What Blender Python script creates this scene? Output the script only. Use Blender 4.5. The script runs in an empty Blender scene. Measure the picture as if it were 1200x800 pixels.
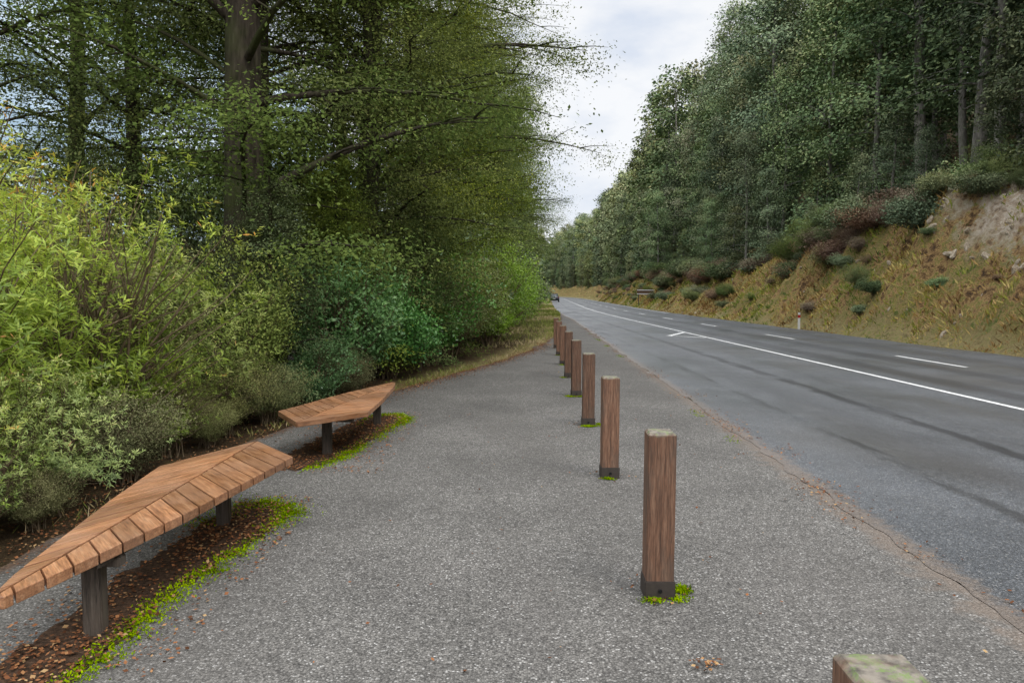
import bpy, bmesh, math, random
import numpy as np
from mathutils import Vector
R = math.radians
rng = np.random.default_rng(7)
random.seed(7)
scene = bpy.context.scene

# ------------------------------------------------------------------ helpers
def link(o, parent=None):
    scene.collection.objects.link(o)
    if parent: o.parent = parent
    return o

def empty(name, loc=(0,0,0), rz=0):
    e = bpy.data.objects.new(name, None); e.location = loc; e.rotation_euler = (0,0,rz)
    e.empty_display_size = .2
    return link(e)

def np_mesh(name, V, Q, mats, midx=None, attrs=None, smooth=None):
    V = np.asarray(V, np.float32); Q = np.asarray(Q, np.int32)
    me = bpy.data.meshes.new(name)
    me.vertices.add(len(V)); me.vertices.foreach_set('co', V.ravel())
    me.loops.add(Q.size); me.loops.foreach_set('vertex_index', Q.ravel())
    me.polygons.add(len(Q))
    me.polygons.foreach_set('loop_start', np.arange(0, Q.size, 4, dtype=np.int32))
    me.polygons.foreach_set('loop_total', np.full(len(Q), 4, np.int32))
    for m in mats: me.materials.append(m)
    if midx is not None: me.polygons.foreach_set('material_index', np.asarray(midx, np.int32))
    if smooth is not None: me.polygons.foreach_set('use_smooth', np.asarray(smooth, bool))
    me.update(calc_edges=True); me.validate()
    if attrs:
        for k, a in attrs.items():
            a = np.asarray(a, np.float32)
            if a.ndim == 1:
                at = me.attributes.new(k, 'FLOAT', 'POINT'); at.data.foreach_set('value', a)
            else:
                at = me.attributes.new(k, 'FLOAT_VECTOR', 'POINT'); at.data.foreach_set('vector', a.ravel())
    return me

def norm(a): return a / np.maximum(np.linalg.norm(a, axis=-1, keepdims=True), 1e-9)

def leaves(P, D, N, L, W, wpos=.5):
    D = norm(D); S = norm(np.cross(D, N))
    L = np.asarray(L)[:, None]; W = np.asarray(W)[:, None]
    n = len(P)
    V = np.empty((n,4,3), np.float32)
    V[:,0] = P; V[:,1] = P + D*L*wpos + S*W*.5; V[:,2] = P + D*L; V[:,3] = P + D*L*wpos - S*W*.5
    return V.reshape(-1,3), np.arange(n*4, dtype=np.int32).reshape(-1,4)

def tube(pts, rad, sides=6):
    pts = np.asarray(pts, float); n = len(pts)
    T = norm(np.gradient(pts, axis=0))
    ref = np.where(np.abs(T[:, 2:3]) > .9, np.array([[1.,0,0]]), np.array([[0,0,1.]]))
    A = norm(np.cross(T, ref)); B = np.cross(T, A)
    a = np.linspace(0, 2*np.pi, sides, endpoint=False)
    ring = np.cos(a)[None,:,None]*A[:,None,:] + np.sin(a)[None,:,None]*B[:,None,:]
    V = (pts[:,None,:] + ring*np.asarray(rad)[:,None,None]).reshape(-1,3)
    Q = []
    for i in range(n-1):
        for j in range(sides):
            k = (j+1) % sides
            Q.append((i*sides+j, i*sides+k, (i+1)*sides+k, (i+1)*sides+j))
    return V, np.array(Q, np.int32)

class Acc:
    def __init__(s): s.V=[]; s.Q=[]; s.M=[]; s.A=[]; s.n=0
    def add(s, V, Q, m, v):
        s.V.append(V); s.Q.append(Q+s.n); s.M.append(np.full(len(Q), m)); 
        s.A.append(np.full(len(V), v) if np.isscalar(v) else v); s.n += len(V)
    def mesh(s, name, mats):
        M = np.concatenate(s.M)
        return np_mesh(name, np.concatenate(s.V), np.concatenate(s.Q), mats, M, {'v': np.concatenate(s.A)}, M == 0)

_g = np.random.default_rng(3).random((256,256))
def vnoise(x, y):
    x = np.asarray(x, float); y = np.asarray(y, float)
    xi = np.floor(x).astype(int); yi = np.floor(y).astype(int); fx = x-xi; fy = y-yi
    fx = fx*fx*(3-2*fx); fy = fy*fy*(3-2*fy)
    g = lambda a,b: _g[a % 256, b % 256]
    return (g(xi,yi)*(1-fx)+g(xi+1,yi)*fx)*(1-fy)+(g(xi,yi+1)*(1-fx)+g(xi+1,yi+1)*fx)*fy
def fbm(x, y, o=4):
    s=0; a=.5
    for i in range(o): s = s + a*(vnoise(x*2**i+i*17.3, y*2**i+i*9.1)-.5); a*=.5
    return s*2
def sstep(a,b,x):
    t = np.clip((x-a)/(b-a),0,1); return t*t*(3-2*t)

# ------------------------------------------------------------------ node helpers
class MB:
    def __init__(s, name):
        s.m = bpy.data.materials.new(name); s.m.use_nodes = True
        s.t = s.m.node_tree; s.t.nodes.clear()
        s.out = s.t.nodes.new('ShaderNodeOutputMaterial')
    def n(s, typ, **kw):
        nd = s.t.nodes.new(typ)
        for k, v in kw.items(): setattr(nd, k, v)
        return nd
    def set(s, inp, v):
        if isinstance(v, bpy.types.NodeSocket): s.t.links.new(v, inp)
        else:
            if isinstance(v,(tuple,list)) and len(v)==3 and inp.type=='RGBA': v=(*v,1)
            if inp.type=='RGBA' and isinstance(v,(int,float)): v=(v,v,v,1)
            inp.default_value = v
    def attr(s, name, out='Fac'):
        return s.n('ShaderNodeAttribute', attribute_name=name).outputs[out]
    def coord(s, o='Object'): return s.n('ShaderNodeTexCoord').outputs[o]
    def map(s, vec, scale=(1,1,1), loc=(0,0,0), rot=(0,0,0)):
        nd = s.n('ShaderNodeMapping'); s.set(nd.inputs['Vector'], vec)
        nd.inputs['Scale'].default_value = scale; nd.inputs['Location'].default_value = loc
        nd.inputs['Rotation'].default_value = rot
        return nd.outputs[0]
    def noise(s, vec, scale, detail=4, rough=.55, out='Fac'):
        nd = s.n('ShaderNodeTexNoise'); s.set(nd.inputs['Vector'], vec)
        nd.inputs['Scale'].default_value = scale; nd.inputs['Detail'].default_value = detail
        nd.inputs['Roughness'].default_value = rough
        return nd.outputs[out]
    def ramp(s, fac, stops, interp='LINEAR'):
        nd = s.n('ShaderNodeValToRGB'); s.set(nd.inputs[0], fac); cr = nd.color_ramp
        cr.interpolation = interp
        while len(cr.elements) < len(stops): cr.elements.new(.5)
        for e, (p, c) in zip(cr.elements, stops):
            e.position = p
            e.color = (c,c,c,1) if not isinstance(c,(tuple,list)) else (*c,1)
        return nd.outputs[0]
    def mix(s, fac, a, b, mode='MIX'):
        nd = s.n('ShaderNodeMix', data_type='RGBA', blend_type=mode)
        s.set(nd.inputs['Factor'], fac); s.set(nd.inputs[6], a); s.set(nd.inputs[7], b)
        return nd.outputs[2]
    def math(s, op, a, b=0.0, clamp=False):
        nd = s.n('ShaderNodeMath', operation=op, use_clamp=clamp); s.set(nd.inputs[0], a); s.set(nd.inputs[1], b)
        return nd.outputs[0]
    def bump(s, h, strength=.5, dist=.01):
        nd = s.n('ShaderNodeBump'); s.set(nd.inputs['Height'], h)
        nd.inputs['Strength'].default_value = strength; nd.inputs['Distance'].default_value = dist
        return nd.outputs[0]
    def bsdf(s, col, rough=.8, normal=None, spec=.5, metal=0):
        nd = s.n('ShaderNodeBsdfPrincipled'); s.set(nd.inputs['Base Color'], col); s.set(nd.inputs['Roughness'], rough)
        nd.inputs['Specular IOR Level'].default_value = spec; nd.inputs['Metallic'].default_value = metal
        if normal is not None: s.set(nd.inputs['Normal'], normal)
        s.t.links.new(nd.outputs[0], s.out.inputs[0]); return nd

def leaf_mat(name, stops, rough=.55, trans=.3, spec=0, hue=.04, val=.5):
    b = MB(name)
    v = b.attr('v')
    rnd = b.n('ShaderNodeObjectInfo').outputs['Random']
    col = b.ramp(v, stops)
    hsv = b.n('ShaderNodeHueSaturation'); b.set(hsv.inputs['Color'], col)
    b.set(hsv.inputs['Value'], b.math('ADD', b.math('MULTIPLY', rnd, val), 1-val/2))
    r2 = b.math('FRACT', b.math('MULTIPLY', rnd, 7.31))
    b.set(hsv.inputs['Hue'], b.math('ADD', b.math('MULTIPLY', r2, -hue), .5+hue*.4))
    b.set(hsv.inputs['Saturation'], b.math('ADD', b.math('MULTIPLY', b.math('FRACT', b.math('MULTIPLY', rnd, 3.7)), .4), .78))
    if spec: p = b.bsdf(hsv.outputs[0], rough, spec=spec)
    else: p = b.n('ShaderNodeBsdfDiffuse'); b.set(p.inputs[0], hsv.outputs[0])
    if trans:
        tr = b.n('ShaderNodeBsdfTranslucent'); b.set(tr.inputs[0], hsv.outputs[0])
        mx = b.n('ShaderNodeMixShader'); mx.inputs[0].default_value = trans
        b.t.links.new(p.outputs[0], mx.inputs[1]); b.t.links.new(tr.outputs[0], mx.inputs[2])
        b.t.links.new(mx.outputs[0], b.out.inputs[0])
    else: b.t.links.new(p.outputs[0], b.out.inputs[0])
    return b.m

def bark_mat(name, c1, c2, moss=(.06,.08,.02), mossa=.5):
    b = MB(name); co = b.coord()
    n1 = b.noise(b.map(co,(6,6,1.2)), 3, 5)
    col = b.ramp(n1, [(.3,c1),(.7,c2)])
    m = b.ramp(b.noise(co, 1.1, 4), [(.45,0),(.62,mossa)])
    col = b.mix(m, col, moss)
    b.bsdf(col, .95, b.bump(n1, .6, .03), spec=.1); return b.m

# ------------------------------------------------------------------ materials
M_bark = bark_mat('bark_dark', (.02,.016,.012), (.07,.057,.043))
M_barkg = bark_mat('bark_grey', (.12,.11,.1), (.36,.34,.3), mossa=.25)
M_twig = bark_mat('twig', (.08,.06,.035), (.24,.18,.12), mossa=.1)
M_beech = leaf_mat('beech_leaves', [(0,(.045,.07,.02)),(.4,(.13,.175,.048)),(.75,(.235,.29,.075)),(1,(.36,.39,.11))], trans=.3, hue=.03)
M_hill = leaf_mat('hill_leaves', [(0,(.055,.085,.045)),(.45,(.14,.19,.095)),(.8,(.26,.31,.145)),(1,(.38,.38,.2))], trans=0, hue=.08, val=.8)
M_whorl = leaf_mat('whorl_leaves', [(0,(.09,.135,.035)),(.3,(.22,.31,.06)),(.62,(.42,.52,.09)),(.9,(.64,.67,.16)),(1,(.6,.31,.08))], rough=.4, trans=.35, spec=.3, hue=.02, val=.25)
M_dark = leaf_mat('small_dark_leaves', [(0,(.045,.07,.027)),(.5,(.14,.195,.07)),(1,(.3,.35,.13))], trans=.15)
M_grey = leaf_mat('small_grey_leaves', [(0,(.065,.075,.035)),(.5,(.19,.205,.09)),(1,(.37,.37,.17))], trans=.15)
M_broad = leaf_mat('broad_leaves', [(0,(.035,.09,.025)),(.5,(.09,.22,.055)),(1,(.21,.4,.1))], rough=.35, trans=.25, spec=.4, hue=.03)
M_bright = leaf_mat('bright_leaves', [(0,(.1,.18,.02)),(.5,(.23,.38,.045)),(1,(.4,.54,.1))], rough=.4, trans=.3, spec=.3, hue=.0, val=.1)
M_brown = leaf_mat('brown_twigs', [(0,(.1,.06,.045)),(.5,(.24,.16,.11)),(1,(.38,.3,.18))], trans=0)
M_grass = leaf_mat('grass_blades', [(0,(.12,.17,.03)),(.5,(.24,.29,.06)),(.75,(.42,.36,.15)),(1,(.55,.46,.25))], trans=.2)
M_bankg = leaf_mat('bank_blades', [(0,(.07,.045,.028)),(.2,(.2,.12,.055)),(.38,(.42,.27,.11)),(.5,(.54,.42,.18)),(.62,(.34,.33,.07)),(.8,(.18,.23,.05)),(1,(.1,.15,.045))], trans=0, val=0, hue=0)
M_litter = leaf_mat('dead_leaves', [(0,(.07,.028,.018)),(.45,(.19,.065,.037)),(.8,(.33,.12,.06)),(1,(.42,.26,.14))], trans=0)
M_moss = leaf_mat('moss', [(0,(.08,.12,.015)),(.5,(.19,.28,.025)),(1,(.33,.44,.05))], trans=.1, val=0, hue=0)

def chipseal(name, lo, hi, tint, top):
    b = MB(name); co = b.coord()
    vo = b.n('ShaderNodeTexVoronoi', feature='F1'); b.set(vo.inputs['Vector'], co); vo.inputs['Scale'].default_value = 105
    sep = b.n('ShaderNodeSeparateColor'); b.set(sep.inputs[0], vo.outputs['Color'])
    stone = b.ramp(sep.outputs[0], [(0,tuple(lo*c for c in tint)),(.6,tuple((lo+hi)/2.1*c for c in tint)),(.93,tuple(hi*c for c in tint)),(1,(top,top*.97,top*.92))])
    gap = b.ramp(vo.outputs['Distance'], [(.35,1),(.8,.42)])
    col = b.mix(1.0, stone, gap, 'MULTIPLY')
    big = b.ramp(b.noise(co, .8, 6, .6), [(.3,.74),(.7,1.15)])
    col = b.mix(1.0, col, big, 'MULTIPLY')
    fine = b.ramp(b.noise(co, 14, 3, .6), [(.3,.85),(.7,1.15)])
    col = b.mix(1.0, col, fine, 'MULTIPLY')
    damp = b.ramp(b.noise(b.map(co,(1,.35,1)), .55, 4), [(.48,0),(.66,.4)])
    col = b.mix(damp, col, (.085,.078,.07))
    return b, co, col, vo

b, co, col, vo = chipseal('path_chipseal', .10, .255, (1,.945,.865), .48)
n = b.noise(co, 6, 5, .65)
sd = b.attr('sd'); ld = b.attr('ld')
f = b.math('ADD', sd, b.math('MULTIPLY', b.math('SUBTRACT', n, .5), .6))
col = b.mix(b.ramp(b.math('ADD', f, 1.0), [(.78,0),(.95,.7)]), col, b.ramp(b.noise(co,90,2), [(.3,(.075,.055,.042)),(.7,(.27,.215,.17))]))
f2 = b.math('ADD', ld, b.math('MULTIPLY', b.math('SUBTRACT', n, .5), .5))
col = b.mix(b.ramp(f2, [(.0,.9),(.16,0)]), col, b.ramp(b.noise(co,40,3), [(.35,(.05,.03,.02)),(.7,(.17,.1,.06))]))
h = b.math('SUBTRACT', 1.0, vo.outputs['Distance'])
b.bsdf(col, .85, b.bump(h, .5, .006), spec=.3); M_path = b.m

b, co, col, vo = chipseal('road_asphalt', .078, .185, (.95,1,1.07), .34)
sd = b.attr('sd')
sx = b.n('ShaderNodeSeparateXYZ'); b.set(sx.inputs[0], b.attr('sc','Vector'))
S = sx.outputs[0]
wob = b.math('MULTIPLY', b.math('SUBTRACT', b.noise(b.map(co,(1.6,.6,1)), 1.2, 6, .75), .5), .5)
def band(c, w, amt, cut):
    d = b.math('ABSOLUTE', b.math('SUBTRACT', b.math('ADD', S, wob), c))
    m = b.ramp(b.math('DIVIDE', d, w), [(.4,1),(1,0)])
    br = b.ramp(b.noise(b.map(co,(3,.55,1),(c*7,c*3,0)), 1.3, 4, .7), [(cut,0),(cut+.14,1)])
    return b.math('MULTIPLY', b.math('MULTIPLY', m, br), amt)
col = b.mix(band(5.15,.15,.85,.34), col, (.026,.026,.028))
col = b.mix(band(3.75,.10,.7,.42), col, (.03,.03,.031))
col = b.mix(band(8.0,.42,.65,.26), col, (.042,.042,.045))
col = b.mix(band(9.4,.42,.65,.26), col, (.042,.042,.045))
col = b.mix(band(4.4,.5,.3,.3), col, (.05,.05,.053))
col = b.mix(band(11.3,.6,.45,.3), col, (.05,.05,.053))
n = b.noise(co, 9, 6, .75)
f = b.math('ADD', sd, b.math('MULTIPLY', b.math('SUBTRACT', n, .5), .5))
col = b.mix(b.ramp(f, [(.03,.75),(.15,0)]), col, b.ramp(b.noise(co,90,2), [(.3,(.075,.055,.042)),(.7,(.26,.21,.17))]))
h = b.math('SUBTRACT', 1.0, vo.outputs['Distance'])
rg = b.ramp(b.noise(b.map(co,(1,.3,1)), .7, 3), [(.35,.33),(.65,.55)])
b.bsdf(col, rg, b.bump(h, .3, .004), spec=.5); M_road = b.m

b = MB('road_paint'); co = b.coord()
w = b.ramp(b.noise(co, 30, 5, .7), [(.36,0),(.5,1)])
b.bsdf(b.mix(w, (.2,.2,.2), (.75,.75,.73)), .6); M_paint = b.m

b = MB('terrain'); co = b.coord()
sx = b.n('ShaderNodeSeparateXYZ'); b.set(sx.inputs[0], b.attr('zone','Vector'))
n1 = b.noise(co, .55, 6, .65); n2 = b.noise(co, 3.5, 6, .7); n3 = b.noise(co, 22, 4, .7)
floor = b.ramp(n2, [(.3,(.03,.022,.014)),(.55,(.1,.065,.035)),(.75,(.09,.11,.03))])
bank = b.ramp(b.math('ADD', b.math('MULTIPLY', n1,.55), b.math('MULTIPLY', n2,.45)), [(.38,(.06,.04,.027)),(.43,(.2,.12,.055)),(.475,(.42,.27,.12)),(.51,(.2,.21,.05)),(.55,(.34,.23,.11)),(.59,(.14,.17,.04)),(.66,(.08,.09,.035))])
bank = b.mix(1.0, bank, b.ramp(n3, [(.3,.5),(.7,1.4)]), 'MULTIPLY')
rock = b.ramp(n2, [(.3,(.14,.10,.07)),(.45,(.4,.31,.22)),(.6,(.6,.52,.42)),(.72,(.22,.18,.08))])
verge = b.ramp(n2, [(.3,(.12,.11,.04)),(.5,(.34,.27,.13)),(.7,(.18,.22,.05))])
col = b.mix(sx.outputs[0], floor, bank)
col = b.mix(b.math('MULTIPLY', sx.outputs[1], b.ramp(n1,[(.44,0),(.5,1)])), col, rock)
col = b.mix(sx.outputs[2], col, verge)
b.bsdf(col, .95, b.bump(b.math('ADD', n2, b.math('MULTIPLY', n3, .3)), 1, .3), spec=.1); M_terr = b.m

b = MB('litter_bed'); co = b.coord()
b.bsdf(b.ramp(b.noise(co,35,5,.7), [(.3,(.022,.016,.011)),(.55,(.07,.042,.027)),(.75,(.14,.085,.052))]), .95, b.bump(b.noise(co,60,4), .8, .01), spec=.1); M_bed = b.m

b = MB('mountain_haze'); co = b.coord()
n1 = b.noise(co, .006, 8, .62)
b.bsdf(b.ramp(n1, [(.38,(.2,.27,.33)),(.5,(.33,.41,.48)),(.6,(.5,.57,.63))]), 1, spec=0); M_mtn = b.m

def wood_mat(name, c0, c1, c2, attr=None, rough=.6, topgrey=False):
    b = MB(name)
    co = b.attr('gco','Vector') if attr else b.coord()
    sc = (1.2,14,14) if attr else (22,22,1.4)
    g = b.noise(b.map(co, sc), 3.2, 6, .65)
    g2 = b.noise(b.map(co, tuple(x*3.2 for x in sc)), 3, 4, .6)
    col = b.ramp(g, [(.28,c0),(.5,c1),(.72,c2)])
    col = b.mix(1.0, col, b.ramp(g2, [(.35,.62),(.6,1.1)]), 'MULTIPLY')
    if attr:
        col = b.mix(1.0, col, b.ramp(b.attr('v'), [(0,.66),(1,1.3)]), 'MULTIPLY')
        pat = b.ramp(b.noise(b.coord(), 2.2, 4), [(.4,0),(.7,.4)])
        col = b.mix(pat, col, (.36,.22,.15))
    else:
        rnd = b.n('ShaderNodeObjectInfo').outputs['Random']
        col = b.mix(1.0, col, b.ramp(rnd, [(0,.75),(1,1.2)]), 'MULTIPLY')
        ck = b.ramp(b.noise(b.map(co,(60,60,.9)), 2.2, 2), [(.31,1),(.36,0)])
        col = b.mix(ck, col, (.02,.012,.008))
        st = b.ramp(b.noise(b.map(co,(5,5,1.5)), 2, 4, .7), [(.46,0),(.66,.65)])
        col = b.mix(st, col, (.09,.068,.052))
    if topgrey:
        sz = b.n('ShaderNodeSeparateXYZ'); b.set(sz.inputs[0], co)
        zz = b.math('ADD', sz.outputs[2], b.math('MULTIPLY', b.math('SUBTRACT', b.noise(co,20,3),.5), .04))
        col = b.mix(b.ramp(zz, [(.885,0),(.905,1)]), col, b.ramp(b.noise(co,28,5), [(.35,(.07,.06,.05)),(.6,(.24,.21,.17))]))
        lich = b.ramp(b.noise(b.map(co,(1,1,1),(3,1,0)), 26, 5, .7), [(.5,0),(.6,.85)])
        col = b.mix(b.math('MULTIPLY', lich, b.ramp(zz,[(.89,0),(.91,1)])), col, (.15,.22,.06))
    b.bsdf(col, rough, b.bump(b.math('ADD',g,b.math('MULTIPLY',g2,.5)), .35, .004), spec=.4)
    return b.m
M_bwood = wood_mat('bench_timber', (.15,.06,.028), (.34,.155,.07), (.47,.255,.135), attr=True, rough=.38)
M_post = wood_mat('post_timber', (.075,.038,.024), (.18,.092,.055), (.28,.165,.105), topgrey=True, rough=.7)

def simple(name, col, rough=.5, metal=0, var=.3, sc=12, spec=.5):
    b = MB(name); n = b.noise(b.coord(), sc, 4)
    c2 = tuple(c*(1-var) for c in col)
    b.bsdf(b.mix(n, c2, col), rough, spec=spec, metal=metal); return b.m
M_steel = simple('weathered_steel', (.075,.06,.05), .65, .3, .5, 30)
M_leg = wood_mat('leg_timber', (.03,.025,.02), (.075,.06,.048), (.12,.1,.08), rough=.8)
M_bolt = simple('bolt', (.02,.02,.02), .5, .6)
M_carp = simple('car_paint', (.05,.055,.07), .25, .2, .1)
M_glass = simple('car_glass', (.05,.06,.07), .08, 0, .1)
M_rub = simple('rubber', (.015,.015,.015), .8)
M_red = simple('tail_light', (.5,.02,.02), .3)
M_white = simple('white_plastic', (.75,.75,.73), .5, 0, .12)
M_alu = simple('aluminium', (.4,.4,.4), .4, .7)
M_signb = simple('sign_brown', (.12,.065,.035), .5)

# ------------------------------------------------------------------ layout functions
def cy(y):
    y = np.asarray(y, float)
    a = .05*np.where(y<45,0,np.where(y<85,(y-45)**2/80,(y-85)+20))
    return a - np.where(y>190, (y-190)**2*.00042, 0) 
def sl(y): return np.minimum(2.42+.03*np.asarray(y,float), 3.8)
PLY = [-6,0,4.3,8.4,11.7,14,16.3,21,26,32,42,60,70]
PLX = [-3.3,-3.2,-3.1,-2.9,-2.2,-1.5,-.75,.5,1.35,2.1,2.75,3.9,4.4]
def pl(y): return np.interp(y, PLY, PLX)

def height(s, y):
    s = np.asarray(s,float); y = np.asarray(y,float)
    hb = 4.8 - 1.4*sstep(28,50,y) + 1.3*fbm(y*.06, y*0+3.3, 3)
    edge = .9*fbm(y*.35, y*0+1.7, 3)
    bank = .35*sstep(13.7, 15.8, s+edge) + .65*sstep(15.5, 18.0, s+edge*1.5)
    z = hb*bank
    z = z + np.where(s>18.8, (s-18.8)*.55, 0)
    z = np.where(s>100, hb + 44.7 + (s-100)*.2, z)
    rough = sstep(13.8,15.6,s)
    rid = 1-np.abs(fbm(s*.5+3, y*.33, 3))*3
    z = z + rough*(fbm(s*.55, y*.45, 4)*.9 + fbm(s*1.9+5, y*1.7, 3)*.5 + rid*.25*(s<21))
    z = z - .12*np.exp(-((s-13.6)/.4)**2)
    L = np.where(s < -4, (-4-s), 0)
    z = z - np.minimum(L*.12, 9)*sstep(0,6,L) + sstep(0,5,L)*fbm(s*.2,y*.2)*.4
    return z - .012

# ------------------------------------------------------------------ terrain
ss = np.concatenate([np.linspace(-900,-120,14), np.linspace(-100,-12,24), np.linspace(-10,-4,12), np.linspace(-3.5,13,34),
                     np.linspace(13.3,22,60), np.linspace(22.6,60,30), np.linspace(64,300,24)])
ys = np.concatenate([np.linspace(-60,-4,12), np.linspace(-3,60,320), np.linspace(60.4,200,200), np.linspace(205,700,70), np.linspace(730,2200,16)])
SS, YY = np.meshgrid(ss, ys)
cc = cy(np.minimum(YY,420))
ZZ = height(SS, YY)
V = np.stack([SS+cc, YY, ZZ], -1).reshape(-1,3)
ny, nx = SS.shape
idx = np.arange(ny*nx).reshape(ny,nx)
Q = np.stack([idx[:-1,:-1], idx[:-1,1:], idx[1:,1:], idx[1:,:-1]], -1).reshape(-1,4)
zb = sstep(13.4,14.5,SS)*(1-sstep(20.5,24,SS))
zr = sstep(16.2,17.2,SS)*(1-sstep(20.4,21.5,SS))*(1-sstep(27,32,YY))*sstep(8,14,YY)
xx = SS+cc
zv = (1-sstep(14.0,14.8,SS))*sstep(12,13,SS) + sstep(-.6,0.0,xx-(pl(YY)-.3))*(SS<12)*sstep(9,14,YY)
zone = np.stack([zb, zr, np.clip(zv,0,1)], -1).reshape(-1,3)
link(bpy.data.objects.new('ground', np_mesh('ground', V, Q, [M_terr], None, {'zone':zone}, np.ones(len(Q)))))

def strip(name, lo, hi, y, frac, z, mat, extra):
    y = np.asarray(y); F, Y = np.meshgrid(frac, y)
    X = lo(Y)*(1-F)+hi(Y)*F
    V = np.stack([X, Y, np.zeros_like(X)+z], -1).reshape(-1,3)
    ny, nx = X.shape; idx = np.arange(ny*nx).reshape(ny,nx)
    Q = np.stack([idx[:-1,:-1], idx[:-1,1:], idx[1:,1:], idx[1:,:-1]], -1).reshape(-1,4)
    me = np_mesh(name, V, Q, [mat], None, {k: f(X,Y).ravel() if f(X,Y).ndim==2 else f(X,Y).reshape(-1,3) for k,f in extra.items()})
    return link(bpy.data.objects.new(name, me))
yp = np.linspace(-5,64,280)
jl = lambda Y: pl(Y)+fbm(Y*1.1, Y*0+.5,4)*.25
strip('footpath', jl, lambda Y: sl(Y)+cy(Y), yp, np.array([0,.02,.05,.09,.14,.22,.35,.5,.65,.78,.86,.92,.96,1]), .0, M_path,
      {'sd': lambda X,Y: X-(sl(Y)+cy(Y)), 'ld': lambda X,Y: X-jl(Y)})
yr = np.concatenate([np.linspace(-20,60,900), np.linspace(61,420,240)])
strip('road', lambda Y: sl(Y)+cy(Y)-.03+fbm(Y*2.5,Y*0+2,5)*.09, lambda Y: 13.0+cy(Y)+fbm(Y*.5,Y*0+8)*.15, yr, np.array([0,.01,.025,.05,.1,.2,.4,.6,.8,.95,1]), .004, M_road,
      {'sd': lambda X,Y: X-(sl(Y)+cy(Y)), 'sc': lambda X,Y: np.stack([X-cy(Y), Y, Y*0], -1)})
def mark(acc, s0, s1, y0, y1, n=2, sh=0):
    y = np.linspace(y0,y1,n)
    L = np.stack([s0+cy(y), y, y*0+.008],-1); Rr = np.stack([s1+cy(y), y, y*0+.008],-1)
    Vv = np.empty((2*n,3)); Vv[0::2]=L; Vv[1::2]=Rr
    acc.add(Vv, np.array([(2*i,2*i+1,2*i+3,2*i+2) for i in range(n-1)]), 0, 0.)
A = Acc()
mark(A, 7.17, 7.28, -20, 400, 400)
mark(A, 12.55, 12.65, 60, 400, 200)
for k in range(-2, 40):
    y0 = 16.3 + k*10.0
    mark(A, 10.0, 10.12, y0, y0+3.0, 4)
A.add(np.array([[5.9,28.3,.008],[6.05,28.1,.008],[7.17,30.6,.008],[7.17,31.0,.008]]), np.array([(0,1,2,3)]),0,0.)
A.add(np.array([[5.9,28.4,.012],[6.05,28.1,.012],[7.1,26.9,.012],[7.1,27.2,.012]]), np.array([(0,1,2,3)]),0,0.)
link(bpy.data.objects.new('road_markings', A.mesh('road_markings',[M_paint])))

# ------------------------------------------------------------------ benches
def clip(poly, nrm, c, keep_ge=True):
    out=[]
    for i in range(len(poly)):
        p=poly[i]; q=poly[(i+1)%len(poly)]
        dp=(p[0]*nrm[0]+p[1]*nrm[1]-c)*(1 if keep_ge else -1); dq=(q[0]*nrm[0]+q[1]*nrm[1]-c)*(1 if keep_ge else -1)
        if dp>=0: out.append(p)
        if dp*dq<0:
            t=dp/(dp-dq); out.append((p[0]+t*(q[0]-p[0]), p[1]+t*(q[1]-p[1])))
    return out
def area(p): return abs(sum(p[i][0]*p[(i+1)%len(p)][1]-p[(i+1)%len(p)][0]*p[i][1] for i in range(len(p))))/2
def make_slats():
    bm = bmesh.new(); lg = bm.verts.layers.float_vector.new('gco'); lv = bm.verts.layers.float.new('v')
    halves = [([( .006,.0),(.05,.0),(.28,1.10),(.46,2.50),(.006,3.08)], (.46,-.56), .118, 0.0),
              ([(-.006,3.08),(-.42,2.30),(-.29,1.40),(-.08,.25),(-.006,.0)], (-.42,-.62), .092, 0.02)]
    for poly, d, pitch, drop in halves:
        l=math.hypot(*d); d=(d[0]/l,d[1]/l); nrm=(-d[1],d[0])
        if nrm[1]<0: nrm=(-nrm[0],-nrm[1])
        vals=[p[0]*nrm[0]+p[1]*nrm[1] for p in poly]; hi=max(vals); lo=min(vals)
        c=hi
        while c>lo:
            w = pitch
            pp=clip(clip(poly,nrm,c-w+.009,True),nrm,c,False); c-=w
            if len(pp)<3 or area(pp)<.0012: continue
            rv=random.random(); off=random.random()*40
            zt=.455+random.uniform(-.0015,.0015); th=.052
            sgn = sum(pp[i][0]*pp[(i+1)%len(pp)][1]-pp[(i+1)%len(pp)][0]*pp[i][1] for i in range(len(pp)))
            if sgn<0: pp=pp[::-1]
            top=[];bot=[]
            for (x,y) in pp:
                for z,lst in ((zt,top),(zt-th,bot)):
                    zz=z-abs(x)*drop*2.2
                    v=bm.verts.new((x,y,zz)); v[lg]=(x*d[0]+y*d[1]+off, x*nrm[0]+y*nrm[1], z); v[lv]=rv; lst.append(v)
            bm.faces.new(top); bm.faces.new(bot[::-1])
            k=len(pp)
            for i in range(k):
                j=(i+1)%k; bm.faces.new((top[i],bot[i],bot[j],top[j]))
    me=bpy.data.meshes.new('slats'); bm.normal_update(); bm.to_mesh(me); bm.free(); me.materials.append(M_bwood); return me
slat_me = make_slats()
def box_me(name, sx, sy, sz, mat, bev=.005, taper=1.0, z0=0):
    bm=bmesh.new(); bmesh.ops.create_cube(bm,size=1)
    for v in bm.verts:
        t = taper if v.co.z>0 else 1
        v.co=(v.co.x*sx*t, v.co.y*sy*t, (v.co.z+.5)*sz+z0)
    if bev: bmesh.ops.bevel(bm, geom=bm.edges[:], offset=bev, segments=2, affect='EDGES')
    me=bpy.data.meshes.new(name); bm.to_mesh(me); bm.free(); me.materials.append(mat); return me
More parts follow.
